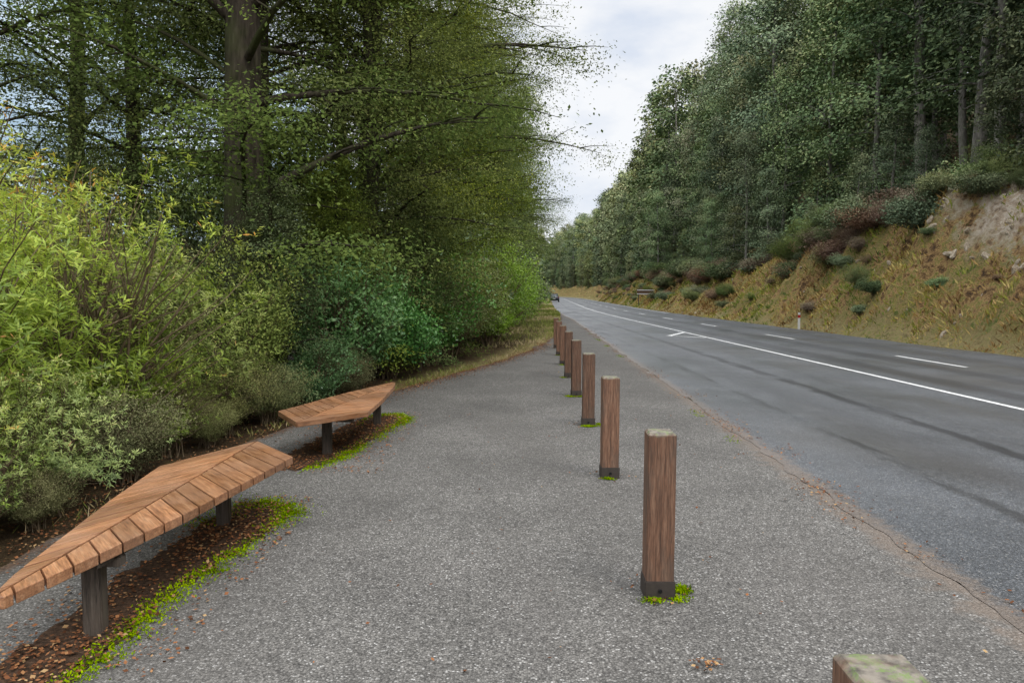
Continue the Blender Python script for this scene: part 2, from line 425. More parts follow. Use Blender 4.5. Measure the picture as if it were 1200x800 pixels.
def cyl_me(name, r1, r2, h, mat, seg=20, z0=0):
    bm=bmesh.new(); bmesh.ops.create_cone(bm,cap_ends=True,segments=seg,radius1=r1,radius2=r2,depth=h)
    for v in bm.verts: v.co.z += h/2+z0
    for f in bm.faces: f.smooth = len(f.verts)==4
    me=bpy.data.meshes.new(name); bm.to_mesh(me); bm.free(); me.materials.append(mat); return me
leg_me = box_me('leg', .088,.088,.37,M_leg,.007,1,-.02)
def bench(loc, rz):
    e=empty('park_bench',loc,rz)
    o=link(bpy.data.objects.new('slatted_seat',slat_me),e)
    m=o.modifiers.new('b','BEVEL'); m.width=.004; m.segments=2; m.limit_method='ANGLE'
    for i,(x,y) in enumerate([(.03,.66),(-.0,2.36)]):
        l=link(bpy.data.objects.new(f'leg_{i+1}',leg_me),e); l.location=(x,y,0); l.rotation_euler=(0,0,R(8))
        a=link(bpy.data.objects.new(f'cross_arm_{i+1}',box_me('arm',.24 if i==0 else .6,.07,.045,M_leg,.004)),e); a.location=(x+.02,y,.338)
    for i,(x0,y0,x1,y1) in enumerate([(0.02,.3,.02,2.8),(.12,.5,.25,2.3),(-.1,.7,-.24,2.2)]):
        L=math.hypot(x1-x0,y1-y0)
        bme=box_me('rail',.04,L,.022,M_leg,.003); o=link(bpy.data.objects.new(f'rail_{i+1}',bme),e)
        o.location=((x0+x1)/2,(y0+y1)/2,.379 if i==0 else .376); o.rotation_euler=(0,0,-math.atan2(x1-x0,y1-y0))
    return e
bench((-2.05,2.84,0), R(0.3))
bench((-1.57,9.85,0), R(180-8.0))

# ------------------------------------------------------------------ bollards
def boll_me():
    bm=bmesh.new(); bmesh.ops.create_cube(bm,size=1)
    for v in bm.verts: v.co=(v.co.x*.15,v.co.y*.15,(v.co.z+.5)*.815+.09)
    top=[e for e in bm.edges if all(v.co.z>.9 for v in e.verts)]
    bmesh.ops.bevel(bm,geom=top,offset=.012,segments=1,affect='EDGES')
    vert=[e for e in bm.edges if abs(e.verts[0].co.z-e.verts[1].co.z)>.5]
    bmesh.ops.bevel(bm,geom=vert,offset=.005,segments=2,affect='EDGES')
    me=bpy.data.meshes.new('timber_post'); bm.to_mesh(me); bm.free(); me.materials.append(M_post); return me
post_me=boll_me(); shoe_me=box_me('steel_shoe',.164,.164,.12,M_steel,.004,1,-.02)
bolt_me=cyl_me('bolt',.011,.011,.012,M_bolt,8)
BP=[(.74,1.42)]+[(.80+.0755*i, 3.97+2.6*i) for i in range(8)]
for i,(x,y) in enumerate(BP):
    e=empty('timber_bollard',(x,y,0),R(random.uniform(-2,2) if i>1 else -1.5))
    e.rotation_euler[0]=R(random.uniform(-.5,.5)); e.rotation_euler[1]=R(random.uniform(-.6,.6))
    link(bpy.data.objects.new('post',post_me),e); link(bpy.data.objects.new('shoe',shoe_me),e)
    o=link(bpy.data.objects.new('bolt',bolt_me),e); o.location=(0,-.081,.05); o.rotation_euler=(R(90),0,0)

# ------------------------------------------------------------------ litter beds, leaves, moss
def bed(poly, z, n=140, j=.05):
    P=np.array(poly,float); P2=np.vstack([P,P[:1]])
    d=np.r_[0,np.cumsum(np.linalg.norm(np.diff(P2,axis=0),axis=1))]
    t=np.linspace(0,d[-1],n,endpoint=False)
    X=np.interp(t,d,P2[:,0]); Y=np.interp(t,d,P2[:,1])
    for _ in range(4):
        X=(np.roll(X,1)+X+np.roll(X,-1))/3; Y=(np.roll(Y,1)+Y+np.roll(Y,-1))/3
    X=X+rng.normal(0,j,n)*.6; Y=Y+rng.normal(0,j,n)*.6
    return np.stack([X,Y,np.full(n,z)],-1)
bedA=bed([(-2.3,1.4),(-1.82,1.4),(-1.84,3.1),(-1.86,3.9),(-1.66,5.2),(-1.66,5.65),(-2.15,5.8),(-2.25,4.6),(-2.28,3.3)],.004)
bedB=bed([(-2.35,6.9),(-2.0,6.75),(-1.72,7.2),(-1.55,8.3),(-1.36,9.6),(-1.55,10.0),(-1.95,9.8),(-2.2,8.3)],.004)
def inpoly(x,y,P):
    c=np.zeros(len(x),bool); n=len(P)
    for i in range(n):
        x0,y0=P[i][:2]; x1,y1=P[(i+1)%n][:2]
        m=((y0>y)!=(y1>y)) & (x < (x1-x0)*(y-y0)/(y1-y0+1e-12)+x0); c^=m
    return c
bm=bmesh.new()
for B_ in (bedA,bedB): bm.faces.new([bm.verts.new(p) for p in B_])
me=bpy.data.meshes.new('bed'); bm.to_mesh(me); bm.free(); me.materials.append(M_bed)
link(bpy.data.objects.new('leaf_litter_soil',me))

LP=[]
for P_,n in ((bedA,5200),(bedB,3600)):
    lo=P_.min(0)-.12; hi=P_.max(0)+.12
    x=rng.uniform(lo[0],hi[0],n*2); y=rng.uniform(lo[1],hi[1],n*2)
    ins=inpoly(x,y,P_) | (rng.random(len(x))<.22); dens=vnoise(x*4,y*4)+rng.random(len(x))*.6>.58
    k=ins&dens; LP.append(np.stack([x[k],y[k]],-1))
y=rng.uniform(2,40,9000); x=pl(y)+rng.normal(-.1,.16,9000)+.05; k=vnoise(x*2,y*1.2)+rng.random(9000)*.5>.6; LP.append(np.stack([x[k],y[k]],-1))
y=rng.uniform(9,24,6500); x=pl(y)+np.abs(rng.normal(0,.24,6500)); LP.append(np.stack([x,y],-1))
n=5000; y=rng.uniform(2,34,n); x=sl(y)+rng.normal(-.05,.13,n); k=vnoise(x*2.2,y*1.3)+rng.random(n)*.2>.7; LP.append(np.stack([x[k],y[k]],-1))
for (cx_,cyy,nn,sg_) in [(2.75,9.1,110,.13),(2.85,7.6,60,.1),(2.6,6.2,40,.1),(2.9,12,80,.18),(3.0,15.5,90,.2),(2.55,4.6,30,.07)]:
    LP.append(np.stack([cx_+rng.normal(0,sg_,nn),cyy+rng.normal(0,sg_*2,nn)],-1))
y=rng.uniform(1.5,18,320); x=rng.uniform(-2.6,2.8,320); LP.append(np.stack([x,y],-1))
y=rng.uniform(1,14,7000); x=pl(y)-rng.uniform(0,2.5,7000); LP.append(np.stack([x,y],-1))
for (bx,by) in BP:
    LP.append(np.stack([bx+rng.normal(0,.1,34),by+rng.normal(0,.1,34)],-1))
LP.append(np.stack([.86+rng.normal(0,.03,40),3.18+rng.normal(0,.03,40)],-1))
LP=np.concatenate(LP); n=len(LP)
P=np.c_[LP, rng.uniform(.012,.022,n)]
D=np.c_[rng.normal(0,1,(n,2)), rng.normal(0,.18,n)]; N=np.c_[rng.normal(0,.35,(n,2)), np.ones(n)]
Lf=rng.uniform(.013,.032,n)
V,Q=leaves(P,D,N,Lf,Lf*rng.uniform(.5,.8,n))
A=Acc(); A.add(V,Q,0,np.repeat(rng.random(n),4)); me=A.mesh('fallen_leaves',[M_litter]); link(bpy.data.objects.new('fallen_leaves',me))

MP=[]
def mossline(P_, side, n, th=.5, w=.05):
    seg=rng.integers(0,len(P_),n); t=rng.random(n)[:,None]
    p=P_[seg]*(1-t)+P_[(seg+1)%len(P_)]*t
    p=p[:,:2]+rng.normal(0,w,(n,2))
    k=(vnoise(p[:,0]*5+40,p[:,1]*4.3)*.5+vnoise(p[:,0]*2+40,p[:,1]*1.6)*.5+rng.random(n)*.25>th+.12)&side(p); return p[k]
MP.append(mossline(bedA, lambda p:p[:,0]>-2.0+0*p[:,1], 14000,.42,.05))
MP.append(mossline(bedA, lambda p:p[:,1]>5.1, 7000,.36,.09))
MP.append(mossline(bedB, lambda p:p[:,0]>-1.95, 12000,.4,.055))
for i,(bx,by) in enumerate(BP[1:]):
    n=420 if i<3 else 220
    for a0 in [R(-60),R(205),R(-110),R(15)]:
        if random.random()<.25: continue
        m=int(n*random.uniform(.3,1.1)); a=a0+rng.normal(0,.22,m)+random.uniform(-.3,.3); r0_=random.uniform(.11,.145)
        r=r0_+rng.normal(0,.022,m); MP.append(np.stack([bx+r*np.cos(a)*1.15,by+r*np.sin(a)],-1))
y=rng.uniform(1.5,30,5000); x=sl(y)-.18+rng.normal(0,.05,5000); k=vnoise(x*2+9,y*1.1)>.72; MP.append(np.stack([x[k],y[k]],-1))
MP=np.concatenate(MP); n=len(MP)
P=np.c_[MP, rng.uniform(.003,.012,n)]
D=np.c_[rng.normal(0,.7,(n,2)), rng.uniform(.3,1,n)]; N=rng.normal(0,1,(n,3))
V,Q=leaves(P,D,N,rng.uniform(.01,.022,n),rng.uniform(.007,.012,n))
A=Acc(); A.add(V,Q,0,np.repeat(np.clip(vnoise(MP[:,0]*9,MP[:,1]*9)*.7+rng.random(n)*.4,0,1),4))
link(bpy.data.objects.new('moss',A.mesh('moss',[M_moss])))

# grass
GP=[];GL=[]
n=15000; y=rng.uniform(3.5,60,n); x=pl(y)-np.abs(rng.normal(0,.22,n))-.02; k=vnoise(x*1.4+3,y*.9)+rng.random(n)*.35-.12*(y<11)>.66; x=x[k];y=y[k]; GP.append(np.stack([x,y,x*0-.01],-1)); GL.append(rng.uniform(.03,.12,len(x)))
n=16000; y=rng.uniform(22,95,n); x=rng.uniform(0,1,n)*(sl(y)+cy(y)-pl(y)+2.6)+pl(y)-2.6; k=(x<pl(y))|(y>62); x=x[k];y=y[k]; GP.append(np.stack([x,y,x*0-.01],-1)); GL.append(rng.uniform(.06,.22,len(x)))
P=np.concatenate(GP); Lg=np.concatenate(GL); n=len(P)
D=np.c_[rng.normal(0,.55,(n,2)), np.ones(n)]; N=np.c_[rng.normal(0,1,(n,2)), np.zeros(n)]
V,Q=leaves(P,D,N,Lg,.005+Lg*.04+np.clip(P[:,1]-10,0,80)*.0004,.35)
cv=np.clip(fbm(P[:,0]*.4,P[:,1]*.3+8,3)*1.1+.42+rng.normal(0,.2,n),0,1)
A=Acc(); A.add(V,Q,0,np.repeat(cv,4)); link(bpy.data.objects.new('grass',A.mesh('grass',[M_grass])))
nc=5600; yc=11+(rng.random(nc)**1.5)*150; sc_=rng.uniform(13.3,20.5,nc)
k=~((sc_>16.2)&(yc<29)&(rng.random(nc)<.75)) ; yc=yc[k]; sc_=sc_[k]; nc=len(yc)
cvc=np.clip(vnoise(sc_*.6+3,yc*.4)*.95+rng.random(nc)*.4-.14,0,1); hc=rng.uniform(.08,.36,nc)*(.4+.6*sstep(13.4,15,sc_))
per=14; y=np.repeat(yc,per)+rng.normal(0,.16,nc*per); s=np.repeat(sc_,per)+rng.normal(0,.16,nc*per); n=len(y)
P=np.stack([s+cy(y),y,height(s,y)-.03],-1); Lg=np.repeat(hc,per)*rng.uniform(.6,1.3,n)
D=np.c_[rng.normal(-.3,.7,n),rng.normal(0,.7,n), np.ones(n)]; N=np.c_[rng.normal(0,1,(n,2)), np.zeros(n)]
V,Q=leaves(P,D,N,Lg,.015+Lg*.08+np.clip(y-15,0,100)*.0008,.4)
A=Acc(); A.add(V,Q,0,np.repeat(np.clip(np.repeat(cvc,per)+rng.normal(0,.07,n),0,1),4)); link(bpy.data.objects.new('bank_grass',A.mesh('bank_grass',[M_bankg])))
def rock_me(seed):
    r=np.random.default_rng(seed); bm=bmesh.new(); bmesh.ops.create_icosphere(bm,subdivisions=2,radius=.5)
    pl_=[(norm(r.normal(0,1,3)),r.uniform(.24,.42)) for _ in range(12)]
    for v in bm.verts:
        c=np.array(v.co)
        for nn,d in pl_:
            q=c@nn
            if q>d: c=c-nn*(q-d)
        v.co=Vector(c*np.array([1.3,1,.8]))
    me=bpy.data.meshes.new('rock'); bm.to_mesh(me); bm.free(); me.materials.append(M_rock); return me
b=MB('rock'); co=b.coord(); nn_=b.noise(co,5,6,.7)
b.bsdf(b.ramp(nn_,[(.3,(.16,.12,.08)),(.5,(.4,.33,.24)),(.66,(.6,.53,.44)),(.75,(.25,.22,.09))]),.95,b.bump(nn_,.8,.08),spec=.1); M_rock=b.m
RK=[rock_me(i) for i in range(4)]
e=empty('bank_rocks')
for i in range(260):
    if i<150: y=random.uniform(14,30); s=random.uniform(16.2,18.6); z=random.uniform(.1,.42)
    else: y=random.uniform(14,110); s=random.uniform(13.9,18.0); z=random.uniform(.08,.3)
    o=bpy.data.objects.new('rock',random.choice(RK)); o.scale=(z*1.4,z,z); o.rotation_euler=(random.uniform(0,6),random.uniform(0,6),random.uniform(0,6))
    o.location=(s+float(cy(y)),y,float(height(s,y))-z*.05); link(o,e)

# ------------------------------------------------------------------ trees
def tree(name, seed, H, base, spread, nl, nsub, ncl, nleaf, L, W, r0, mats, up=(10,40), droop=.5, sig=(.24,.06), profile='beech', bare=0, tt0=.2, tilt=.55, vup=.12):
    r=np.random.default_rng(seed); A=Acc()
    nt=12; tz=np.linspace(-.4,H,nt); wx=np.cumsum(r.normal(0,.02*H/nt*1.6,nt)); wy=np.cumsum(r.normal(0,.02*H/nt*1.6,nt))
    wx-=wx[0]; wy-=wy[0]
    tp=np.stack([wx,wy,tz],-1); tr=r0*(1-np.linspace(0,1,nt))**.8+.02; tr[0]*=1.35
    V,Q=tube(tp,tr,10); A.add(V,Q,0,.5)
    C=[];CV=[];CD=[]
    for i in range(nl):
        u=(i+.5)/nl; h=base+(H*.98-base)*u**.95
        p0=np.array([np.interp(h,tz,wx),np.interp(h,tz,wy),h])
        if profile=='beech': pr=(.65+.55*math.sin(math.pi*min(1,u*.9+.12)))*(1-u**5*.6)
        elif profile=='round': pr=(.5+.6*math.sin(math.pi*min(1,u*.75+.1)))
        else: pr=(1.05-u)**.75
        Ll=spread*pr*r.uniform(.5,1.25)
        az=i*2.399+r.normal(0,.45); el=R(r.uniform(*up))+u*.35+(u**2*.6 if profile=='round' else 0)
        ns=7; t=np.linspace(0,1,ns)
        d=np.array([math.cos(az),math.sin(az),0])
        side=np.array([-d[1],d[0],0])
        wob=np.cumsum(r.normal(0,.05,ns))*Ll*.6; wob-=wob[0]
        pts=p0+np.outer(t*Ll*math.cos(el),d)+np.outer(wob*t,side)+np.outer(t*Ll*math.sin(el)-droop*t**2*Ll*.5,[0,0,1])
        rr=max(.012,r0*.2*(Ll/spread)*(1-u*.5)); V,Q=tube(pts,rr*(1-t)**.8+.006,5); A.add(V,Q,0,.5)
        cl=r.random()
        for k in range(nsub):
            tt=tt0+(1-tt0)*(k+.5)/nsub; q=np.array([np.interp(tt,t,pts[:,j]) for j in range(3)])
            sg=1 if k%2 else -1
            ang=az+sg*R(r.uniform(25,75)); sl_=Ll*.42*(1.15-.75*tt)*r.uniform(.6,1.3)+.25
            dd=np.array([math.cos(ang),math.sin(ang),r.uniform(-.15,.3)])
            ts=np.linspace(0,1,4); sp=q+np.outer(ts*sl_,dd)-np.outer(ts**2*sl_*.3*droop,[0,0,1])
            if k%2==0: V,Q=tube(sp,rr*.3*(1-ts)+.004,3); A.add(V,Q,0,.5)
            if r.random()<bare: continue
            cs=r.random()
            for c in range(ncl):
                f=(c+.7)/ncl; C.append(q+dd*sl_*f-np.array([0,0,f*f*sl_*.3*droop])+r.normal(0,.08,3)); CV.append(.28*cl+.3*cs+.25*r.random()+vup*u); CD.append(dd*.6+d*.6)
        C.append(pts[-1]); CV.append(.5); CD.append(d)
    C=np.array(C);CV=np.array(CV);CD=np.array(CD); m=len(C)*nleaf
    P=np.repeat(C,nleaf,0); sz=np.repeat(r.uniform(.6,1.4,len(C)),nleaf)[:,None]
    off=r.normal(0,1,(m,3))*np.array([sig[0],sig[0],sig[1]])*sz
    off[:,2]-= .35*(off[:,0]**2+off[:,1]**2)/max(sig[0],.1)*.5
    P=P+off
    OD=np.repeat(CD,nleaf,0); OD[:,2]=0
    D=OD*.4+np.c_[r.normal(0,.7,(m,2)),r.normal(-.35,.4,m)]
    N=OD*tilt+np.c_[r.normal(0,.4,(m,2)),np.full(m,.75)]
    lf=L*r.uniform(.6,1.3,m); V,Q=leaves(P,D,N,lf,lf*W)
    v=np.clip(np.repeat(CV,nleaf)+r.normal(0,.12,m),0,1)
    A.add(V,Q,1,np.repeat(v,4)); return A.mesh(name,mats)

def bush(name, seed, rx, h, ncl, nleaf, L, W, mats, style='clump', sig=.12, shell=.55, carve=.45, lobamp=.6):
    r=np.random.default_rng(seed); A=Acc()
    lob=norm(r.normal(0,1,(11,3))); lob[:,2]=np.abs(lob[:,2])*.8; lob=norm(lob); lam=r.uniform(.1,lobamp,11)
    u=norm(r.normal(0,1,(ncl*2,3)))
    bumpf=.72+ (np.clip(u@lob.T-.72,0,1)*lam*4).sum(1)
    rad=(shell+(1-shell)*r.random(len(u))**.6)*np.minimum(bumpf,1.5)*r.uniform(.85,1.12,len(u))
    C=u*rad[:,None]*np.array([rx,rx,h*.5])+np.array([0,0,h*.5])
    kn=(vnoise(C[:,0]*2.2+seed,C[:,1]*2.2+C[:,2]*1.7)*.5+vnoise(C[:,2]*2.6+seed*2,C[:,0]*2-C[:,1]*2)*.5+r.random(len(C))*.15)>carve
    C=C[(C[:,2]>.03)&kn][:ncl]
    for i in range(30):
        tgt=C[r.integers(len(C))]; b0=np.array([r.normal(0,.15),r.normal(0,.15),-.1])
        t=np.linspace(0,1,6)[:,None]; mid=np.array([tgt[0]*.4,tgt[1]*.4,tgt[2]*.6])
        pts=b0*(1-t)**2+2*mid*t*(1-t)+tgt*t*t+r.normal(0,.02,(6,3)); V,Q=tube(pts,.014*(1-t[:,0])+.004,4); A.add(V,Q,0,.5)
        for j in range(5):
            t2=C[np.argmin(np.linalg.norm(C-(tgt+r.normal(0,.4,3)),axis=1))]; s0=pts[3]
            t3=np.linspace(0,1,4)[:,None]; p2=s0*(1-t3)+t2*t3+r.normal(0,.02,(4,3)); V,Q=tube(p2,.006*(1-t3[:,0])+.003,3); A.add(V,Q,0,.5)
    m=len(C)*nleaf; cen=np.array([0,0,h*.35]); out=norm(C-cen)
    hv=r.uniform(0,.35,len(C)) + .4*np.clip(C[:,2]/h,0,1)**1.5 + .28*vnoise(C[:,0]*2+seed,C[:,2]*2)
    if style=='whorl':
        ax=norm(out*.6+np.array([0,0,.7])+r.normal(0,.3,C.shape)); AX=np.repeat(ax,nleaf,0)
        rd=norm(np.cross(AX,r.normal(0,1,(m,3)))); el=r.uniform(-.3,.8,m)[:,None]
        D=rd+AX*el; N=AX-rd*.3; P=np.repeat(C,nleaf,0)+AX*r.uniform(-.08,.03,(m,1))
    else:
        P=np.repeat(C,nleaf,0)+r.normal(0,sig,(m,3))*np.array([1,1,.6])
        D=np.repeat(out,nleaf,0)*.5+r.normal(0,.7,(m,3)); N=np.repeat(out,nleaf,0)*.5+np.array([0,0,.8])+r.normal(0,.45,(m,3))
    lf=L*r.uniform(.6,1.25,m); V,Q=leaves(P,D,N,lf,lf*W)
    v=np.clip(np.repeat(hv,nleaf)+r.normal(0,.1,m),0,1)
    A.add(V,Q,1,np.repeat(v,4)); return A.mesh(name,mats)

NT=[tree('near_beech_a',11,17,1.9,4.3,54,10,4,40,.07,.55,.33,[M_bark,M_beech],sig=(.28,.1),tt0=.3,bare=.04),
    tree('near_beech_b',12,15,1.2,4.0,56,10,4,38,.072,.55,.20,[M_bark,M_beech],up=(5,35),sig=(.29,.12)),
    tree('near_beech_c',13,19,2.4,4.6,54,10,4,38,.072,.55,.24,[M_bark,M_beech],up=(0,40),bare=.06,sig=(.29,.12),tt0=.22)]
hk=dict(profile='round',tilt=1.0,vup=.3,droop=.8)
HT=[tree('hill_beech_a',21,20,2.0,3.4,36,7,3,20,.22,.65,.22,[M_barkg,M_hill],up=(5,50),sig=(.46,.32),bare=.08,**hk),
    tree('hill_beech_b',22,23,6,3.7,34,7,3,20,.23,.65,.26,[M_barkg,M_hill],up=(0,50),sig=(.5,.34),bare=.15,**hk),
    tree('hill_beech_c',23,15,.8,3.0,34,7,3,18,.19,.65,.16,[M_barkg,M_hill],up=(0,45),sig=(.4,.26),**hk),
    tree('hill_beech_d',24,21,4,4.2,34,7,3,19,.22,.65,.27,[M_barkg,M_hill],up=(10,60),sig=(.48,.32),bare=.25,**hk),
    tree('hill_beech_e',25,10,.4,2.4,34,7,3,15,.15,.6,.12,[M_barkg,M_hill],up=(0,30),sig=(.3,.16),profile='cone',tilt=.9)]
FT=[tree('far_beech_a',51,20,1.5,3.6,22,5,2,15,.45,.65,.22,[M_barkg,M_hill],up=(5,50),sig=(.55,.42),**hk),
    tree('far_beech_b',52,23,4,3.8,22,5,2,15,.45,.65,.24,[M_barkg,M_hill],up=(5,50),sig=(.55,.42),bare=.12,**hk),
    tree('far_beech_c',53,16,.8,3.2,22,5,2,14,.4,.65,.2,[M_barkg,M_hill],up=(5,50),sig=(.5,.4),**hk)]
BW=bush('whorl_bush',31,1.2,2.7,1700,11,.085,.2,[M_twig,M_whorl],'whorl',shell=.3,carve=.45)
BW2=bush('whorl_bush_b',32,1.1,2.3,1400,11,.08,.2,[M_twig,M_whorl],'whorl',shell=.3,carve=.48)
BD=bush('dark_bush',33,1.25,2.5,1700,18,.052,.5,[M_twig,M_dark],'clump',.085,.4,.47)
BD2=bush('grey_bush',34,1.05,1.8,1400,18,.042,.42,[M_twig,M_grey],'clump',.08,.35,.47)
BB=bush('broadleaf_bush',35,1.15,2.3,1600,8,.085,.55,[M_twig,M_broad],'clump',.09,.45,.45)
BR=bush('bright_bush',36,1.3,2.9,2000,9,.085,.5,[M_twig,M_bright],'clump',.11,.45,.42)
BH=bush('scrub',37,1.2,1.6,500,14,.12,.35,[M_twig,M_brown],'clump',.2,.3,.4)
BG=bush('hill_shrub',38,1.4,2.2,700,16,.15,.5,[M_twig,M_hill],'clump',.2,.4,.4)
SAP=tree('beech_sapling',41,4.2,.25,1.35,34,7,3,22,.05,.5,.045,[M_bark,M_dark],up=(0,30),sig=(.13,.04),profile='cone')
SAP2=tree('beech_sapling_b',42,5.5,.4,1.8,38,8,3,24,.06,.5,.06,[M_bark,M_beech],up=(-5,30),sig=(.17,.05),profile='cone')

def put(name, me, x, y, sc=1, z=None, rz=None, zs=1, parent=None):
    o=bpy.data.objects.new(name,me)
    s=x-float(cy(y))
    o.location=(x,y,(float(height(s,y)) if z is None else z))
    o.rotation_euler=(R(random.uniform(-2,2)),R(random.uniform(-2,2)),random.uniform(0,6.28) if rz is None else rz)
    o.scale=(sc,sc,sc*zs); return link(o,parent)

for m,x,y,s in [(0,-4.15,11.2,1.0),(2,-8.6,12.0,.9),(1,-5.0,14.8,1),(2,-11,19,1),(0,-3.6,18.4,1.0),(1,-7.5,22,1.1),(2,-3.0,23,.95),
                (1,-2.8,28.5,1.0),(2,-6.5,29,1.1),(0,-2.1,34.5,.95),(1,-2.0,41.5,1.05),(0,-1.9,49,1.05),(2,-3.5,56,1.15),(0,-1.4,60,1.0),(1,-1.0,69,1.1),
                (1,-3.1,15.9,.8),(1,-2.3,20.4,.8),(1,-8.0,15.8,.95)]:
    put('beech_tree',NT[m],x,y,s)
e=empty('distant_trees')
for y in np.arange(76,420,6.5):
    for row in range(3):
        s=-2.2-row*5+random.uniform(-1.2,1.0)
        put('beech',random.choice(HT[:4] if y<110 else FT),s+float(cy(y)),y+random.uniform(-2,2),random.uniform(.75,1.05),parent=e)
SH=[(BW,-4.2,5.1,1.02),(BW2,-3.95,6.7,1.1),(BW,-5.6,7.4,1.15),(BW2,-3.95,3.9,.72),(BW2,-4.1,8.2,.85),
    (BW2,-3.5,7.4,.42),(BD2,-3.45,6.4,.5),(BW2,-3.5,5.5,.48),(BW2,-3.55,4.75,.45),(BW2,-3.5,4.1,.45),(BD2,-3.35,8.5,.45),(BD2,-3.3,7.9,.3),(BD2,-3.35,5.1,.25),
    (BD,-3.8,9.6,.85),(BD2,-5.4,9.3,1.3),(BD2,-3.1,9.3,.45),(BB,-2.85,10.6,.4),(BD2,-2.6,11.6,.4),
    (SAP,-3.35,10.3,.78),(BB,-2.85,12.4,.9),(SAP2,-3.1,13.4,.75),(BD,-4.3,12.4,1.2),(BB,-2.4,14.4,.8),(SAP,-1.95,15.6,.8),(BB,-1.9,16.9,.95),(BD,-3.2,16.5,1.3),(BD,-1.65,18.6,.95),
    (BD2,-1.6,20.5,1.25),(SAP2,-2.0,20.6,.8),(BR,-.75,22.8,.95),(BR,-.6,25.8,.9),(BD,-2.0,25,1.5),(BB,-.75,28.8,1.0),(BD,-1.6,29,1.5),(BD,-.55,32.5,1.0),(SAP2,-.8,34,.9),(BB,-.3,37,1.0),(BD,-.2,41.5,1.1),(SAP2,-.6,44,1.1),(BD,.0,47,1.1),(BB,.2,53,1.2),(BD,.4,60,1.2),(BG,.5,67,1.3),(BG,.9,75,1.3),
    (BD,-6.8,9.8,1.4),(BD2,-7.5,8,1.4),(BW,-7.2,6.6,1.0),(BD,-6.2,13,1.5),(BB,-8.5,12,1.3),(BD2,-5.2,4.6,1.2),(BD,-5.2,16,1.6),(BD,-4.4,20,1.7),(BG,-3.9,24,1.7),(BG,-3.4,30,1.8),(BG,-3,36,1.8),(BG,-2.5,42,1.9),(BG,-2,50,2)]
for m,x,y,s in SH:
    put('shrub' if m not in (SAP,SAP2) else 'beech_sapling',m,x,y,s)
e=empty('roadside_scrub')
for y in np.arange(82,400,5): put('shrub',BG,.6+float(cy(y))+random.uniform(-.5,.3),y,random.uniform(1.0,1.35),parent=e)
e=empty('hillside_forest')
for s0,dy,ms in [(19.2,3.2,[2,4,4,4]),(21.6,4.0,[0,2,3,2,1]),(25,4.6,[0,1,3]),(29.5,5.4,[0,1,3]),(36,6.5,[0,1,3]),(45,8,[0,1,3]),(57,10,[1,3,0]),(70,12,[1,3])]:
    y=9+random.random()*3
    while y<430:
        s=s0+random.uniform(-1.6,1.6); yy=y+random.uniform(-1.2,1.2)
        sc=random.uniform(.72,1.28)*(random.uniform(.45,.8) if s0<20 else 1)
        far = yy>105 or s0>50
        m = FT[2 if s0<20 else random.choice([0,1])] if far else HT[random.choice(ms)]
        put('beech',m,s+float(cy(min(yy,420))),yy,sc,z=float(height(s,yy))-.2,parent=e)
        y+=dy*random.uniform(.7,1.35)*(1 if y<150 else 1.45)
e=empty('bank_scrub')
for i in range(340):
    y=12+random.random()**1.3*170; s=random.choice([random.uniform(17.0,19.5),random.uniform(16.5,19),random.uniform(14.6,17.5)])
    m=random.choice([BH,BH,BH,BG,BG,BD]); sc=random.uniform(.2,.55) if s<17.0 else random.uniform(.45,1.0)
    if y<30 and s<18.5: sc*=.5
    put('shrub',m,s+float(cy(y)),y,sc,zs=.8,parent=e)
e=empty('far_forest')
for i in range(90):
    y=random.uniform(400,560); x=random.uniform(-60,60); put('beech',random.choice(FT),x,y,random.uniform(1,1.5),z=(y-400)*.16-1,parent=e)

# ------------------------------------------------------------------ mountain left, far
xs=np.linspace(-2400,-150,90); yv=np.linspace(500,2600,90); X,Y=np.meshgrid(xs,yv)
Z=-20+ 780*sstep(500,1500,np.hypot(X*.9,Y*.8))*sstep(-100,-900,X)*(1+.35*fbm(X*.0022,Y*.0022,5))+fbm(X*.01,Y*.01,4)*50
V=np.stack([X,Y,Z],-1).reshape(-1,3); ny,nx=X.shape; idx=np.arange(ny*nx).reshape(ny,nx)
Q=np.stack([idx[:-1,:-1], idx[:-1,1:], idx[1:,1:], idx[1:,:-1]], -1).reshape(-1,4)
link(bpy.data.objects.new('mountain',np_mesh('mountain',V,Q,[M_mtn],None,None,np.ones(len(Q)))))

# ------------------------------------------------------------------ car
def loft(secs, mat, name):
    bm=bmesh.new(); rows=[]
    for y,pts in secs: rows.append([bm.verts.new((x,y,z)) for x,z in pts])
    for a,c in zip(rows[:-1],rows[1:]):
        k=len(a)
        for i in range(k): j=(i+1)%k; bm.faces.new((a[i],a[j],c[j],c[i]))
    bm.faces.new(rows[0][::-1]); bm.faces.new(rows[-1]); bmesh.ops.recalc_face_normals(bm,faces=bm.faces[:])
    for f in bm.faces: f.smooth=True
    me=bpy.data.meshes.new(name); bm.to_mesh(me); bm.free(); me.materials.append(mat); return me
car=empty('parked_car',(4.2+float(cy(135)),135,0),R(-3))
def sec(w,z0,z1): return [(-w*.92,z0),(-w,z0+(z1-z0)*.35),(-w*.97,z1-.08),(-w*.85,z1),(w*.85,z1),(w*.97,z1-.08),(w,z0+(z1-z0)*.35),(w*.92,z0)]
body=loft([(-2.15,sec(.78,.35,.8)),(-2.0,sec(.88,.25,.95)),(-1.2,sec(.91,.22,1.0)),(1.0,sec(.91,.22,.98)),(1.9,sec(.87,.25,.8)),(2.15,sec(.75,.32,.65))],M_carp,'body')
o=link(bpy.data.objects.new('body',body),car); mm=o.modifiers.new('b','BEVEL'); mm.width=.03; mm.segments=2
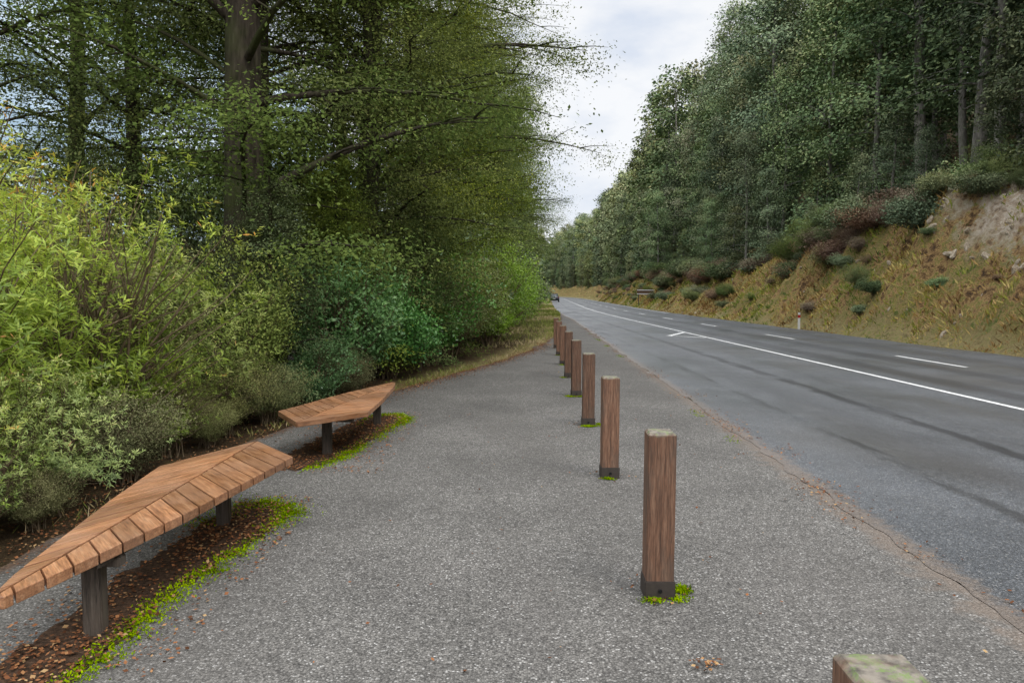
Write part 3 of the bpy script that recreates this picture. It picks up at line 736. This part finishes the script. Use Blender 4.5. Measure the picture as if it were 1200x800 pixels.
cab=loft([(-1.95,[(-.76,.93),(-.74,.96),(.74,.96),(.76,.93)]),(-1.45,[(-.8,.93),(-.62,1.45),(.62,1.45),(.8,.93)]),(.2,[(-.8,.93),(-.62,1.48),(.62,1.48),(.8,.93)]),(1.05,[(-.78,.93),(-.74,.96),(.74,.96),(.78,.93)])],M_glass,'windows')
link(bpy.data.objects.new('windows',cab),car)
rf=box_me('roof',1.2,1.75,.05,M_carp,.02,.95,1.455); o=link(bpy.data.objects.new('roof',rf),car); o.location=(0,-.6,0)
w_me=cyl_me('wheel',.33,.33,.22,M_rub,24,-.11); h_me=cyl_me('hub',.19,.17,.235,M_alu,12,-.1175)
for i,(x,y) in enumerate([(-.8,-1.35),(.8,-1.35),(-.8,1.35),(.8,1.35)]):
    for k,mm_ in (('wheel',w_me),('hub',h_me)):
        o=link(bpy.data.objects.new(f'{k}_{i+1}',mm_),car); o.location=(x,y,.33); o.rotation_euler=(0,R(90),0)
for i,x in enumerate((-.66,.66)):
    o=link(bpy.data.objects.new(f'tail_light_{i+1}',box_me('tl',.3,.06,.14,M_red,.01)),car); o.location=(x,-2.1,.72)
o=link(bpy.data.objects.new('number_plate',box_me('np',.4,.02,.12,M_white,.003)),car); o.location=(0,-2.16,.55)
o=link(bpy.data.objects.new('rear_bumper',box_me('rb',1.6,.16,.18,M_rub,.03)),car); o.location=(0,-2.12,.3)

# ------------------------------------------------------------------ roadside sign and marker post
sg=empty('roadside_sign',(15.8,88,0),R(-8))
sg.location.z=float(height(15.8-float(cy(88)),88))-.2
for i,x in enumerate((-.75,.75)):
    o=link(bpy.data.objects.new(f'sign_post_{i+1}',box_me('sp',.1,.1,1.9,M_leg,.005)),sg); o.location=(x,.07,0)
o=link(bpy.data.objects.new('sign_board',box_me('sb',1.9,.03,.55,M_signb,.01)),sg); o.location=(0,0,1.25)
o=link(bpy.data.objects.new('sign_border_top',box_me('sbt',1.9,.02,.09,M_white,.003)),sg); o.location=(0,-.03,1.72)
o=link(bpy.data.objects.new('sign_border_bottom',box_me('sbb',1.9,.02,.09,M_white,.003)),sg); o.location=(0,-.03,1.27)
mp=empty('edge_marker_post',(12.9+.3,34,-.1),0)
link(bpy.data.objects.new('post',box_me('mp',.1,.03,.85,M_white,.006)),mp)
o=link(bpy.data.objects.new('red_band',box_me('rbnd',.106,.036,.14,M_red,.002)),mp); o.location.z=.6

# ------------------------------------------------------------------ camera, light, world
cam=bpy.data.cameras.new('camera'); co_=bpy.data.objects.new('camera',cam); link(co_)
co_.location=(0,0,1.65); co_.rotation_euler=(R(90-3.76),0,0); cam.lens=26; cam.sensor_width=36; cam.clip_end=8000; cam.clip_start=.05
scene.camera=co_
EL=R(50); AZ=R(140)
sun=bpy.data.lights.new('sun','SUN'); sun.energy=1.5; sun.angle=R(26); sun.color=(1,.96,.89)
so=bpy.data.objects.new('sun',sun); link(so)
d=Vector((math.sin(AZ)*math.cos(EL), math.cos(AZ)*math.cos(EL), math.sin(EL)))
so.rotation_euler=d.to_track_quat('Z','Y').to_euler(); so.location=d*50
w=bpy.data.worlds.new('World'); scene.world=w; w.use_nodes=True; t=w.node_tree; t.nodes.clear()
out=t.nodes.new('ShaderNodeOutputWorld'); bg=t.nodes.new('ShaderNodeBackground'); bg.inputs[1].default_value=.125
sky=t.nodes.new('ShaderNodeTexSky'); sky.sky_type='NISHITA'; sky.sun_disc=False; sky.sun_elevation=EL; sky.sun_rotation=AZ
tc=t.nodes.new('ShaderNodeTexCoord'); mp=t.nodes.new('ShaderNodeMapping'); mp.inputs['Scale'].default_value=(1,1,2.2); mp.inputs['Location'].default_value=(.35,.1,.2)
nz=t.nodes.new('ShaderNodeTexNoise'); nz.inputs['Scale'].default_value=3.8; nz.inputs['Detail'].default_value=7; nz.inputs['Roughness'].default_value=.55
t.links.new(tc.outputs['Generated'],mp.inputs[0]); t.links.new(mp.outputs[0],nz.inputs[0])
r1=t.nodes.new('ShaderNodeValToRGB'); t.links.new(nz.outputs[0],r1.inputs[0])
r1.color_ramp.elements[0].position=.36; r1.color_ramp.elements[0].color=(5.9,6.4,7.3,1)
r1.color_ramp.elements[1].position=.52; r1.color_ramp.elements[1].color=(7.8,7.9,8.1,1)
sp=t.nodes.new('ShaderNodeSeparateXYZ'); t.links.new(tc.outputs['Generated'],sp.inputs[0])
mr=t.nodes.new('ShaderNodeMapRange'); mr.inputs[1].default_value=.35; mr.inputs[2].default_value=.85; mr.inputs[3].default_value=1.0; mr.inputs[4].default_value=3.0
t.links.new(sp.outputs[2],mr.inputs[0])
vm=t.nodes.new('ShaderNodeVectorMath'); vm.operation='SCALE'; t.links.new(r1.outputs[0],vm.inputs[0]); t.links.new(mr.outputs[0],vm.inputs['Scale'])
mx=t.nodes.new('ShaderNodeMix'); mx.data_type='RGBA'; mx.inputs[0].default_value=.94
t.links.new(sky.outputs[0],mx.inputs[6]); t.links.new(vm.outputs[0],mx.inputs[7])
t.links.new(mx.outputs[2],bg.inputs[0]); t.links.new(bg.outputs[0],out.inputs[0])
scene.view_settings.view_transform='Standard'; scene.view_settings.look='None'; scene.view_settings.exposure=0
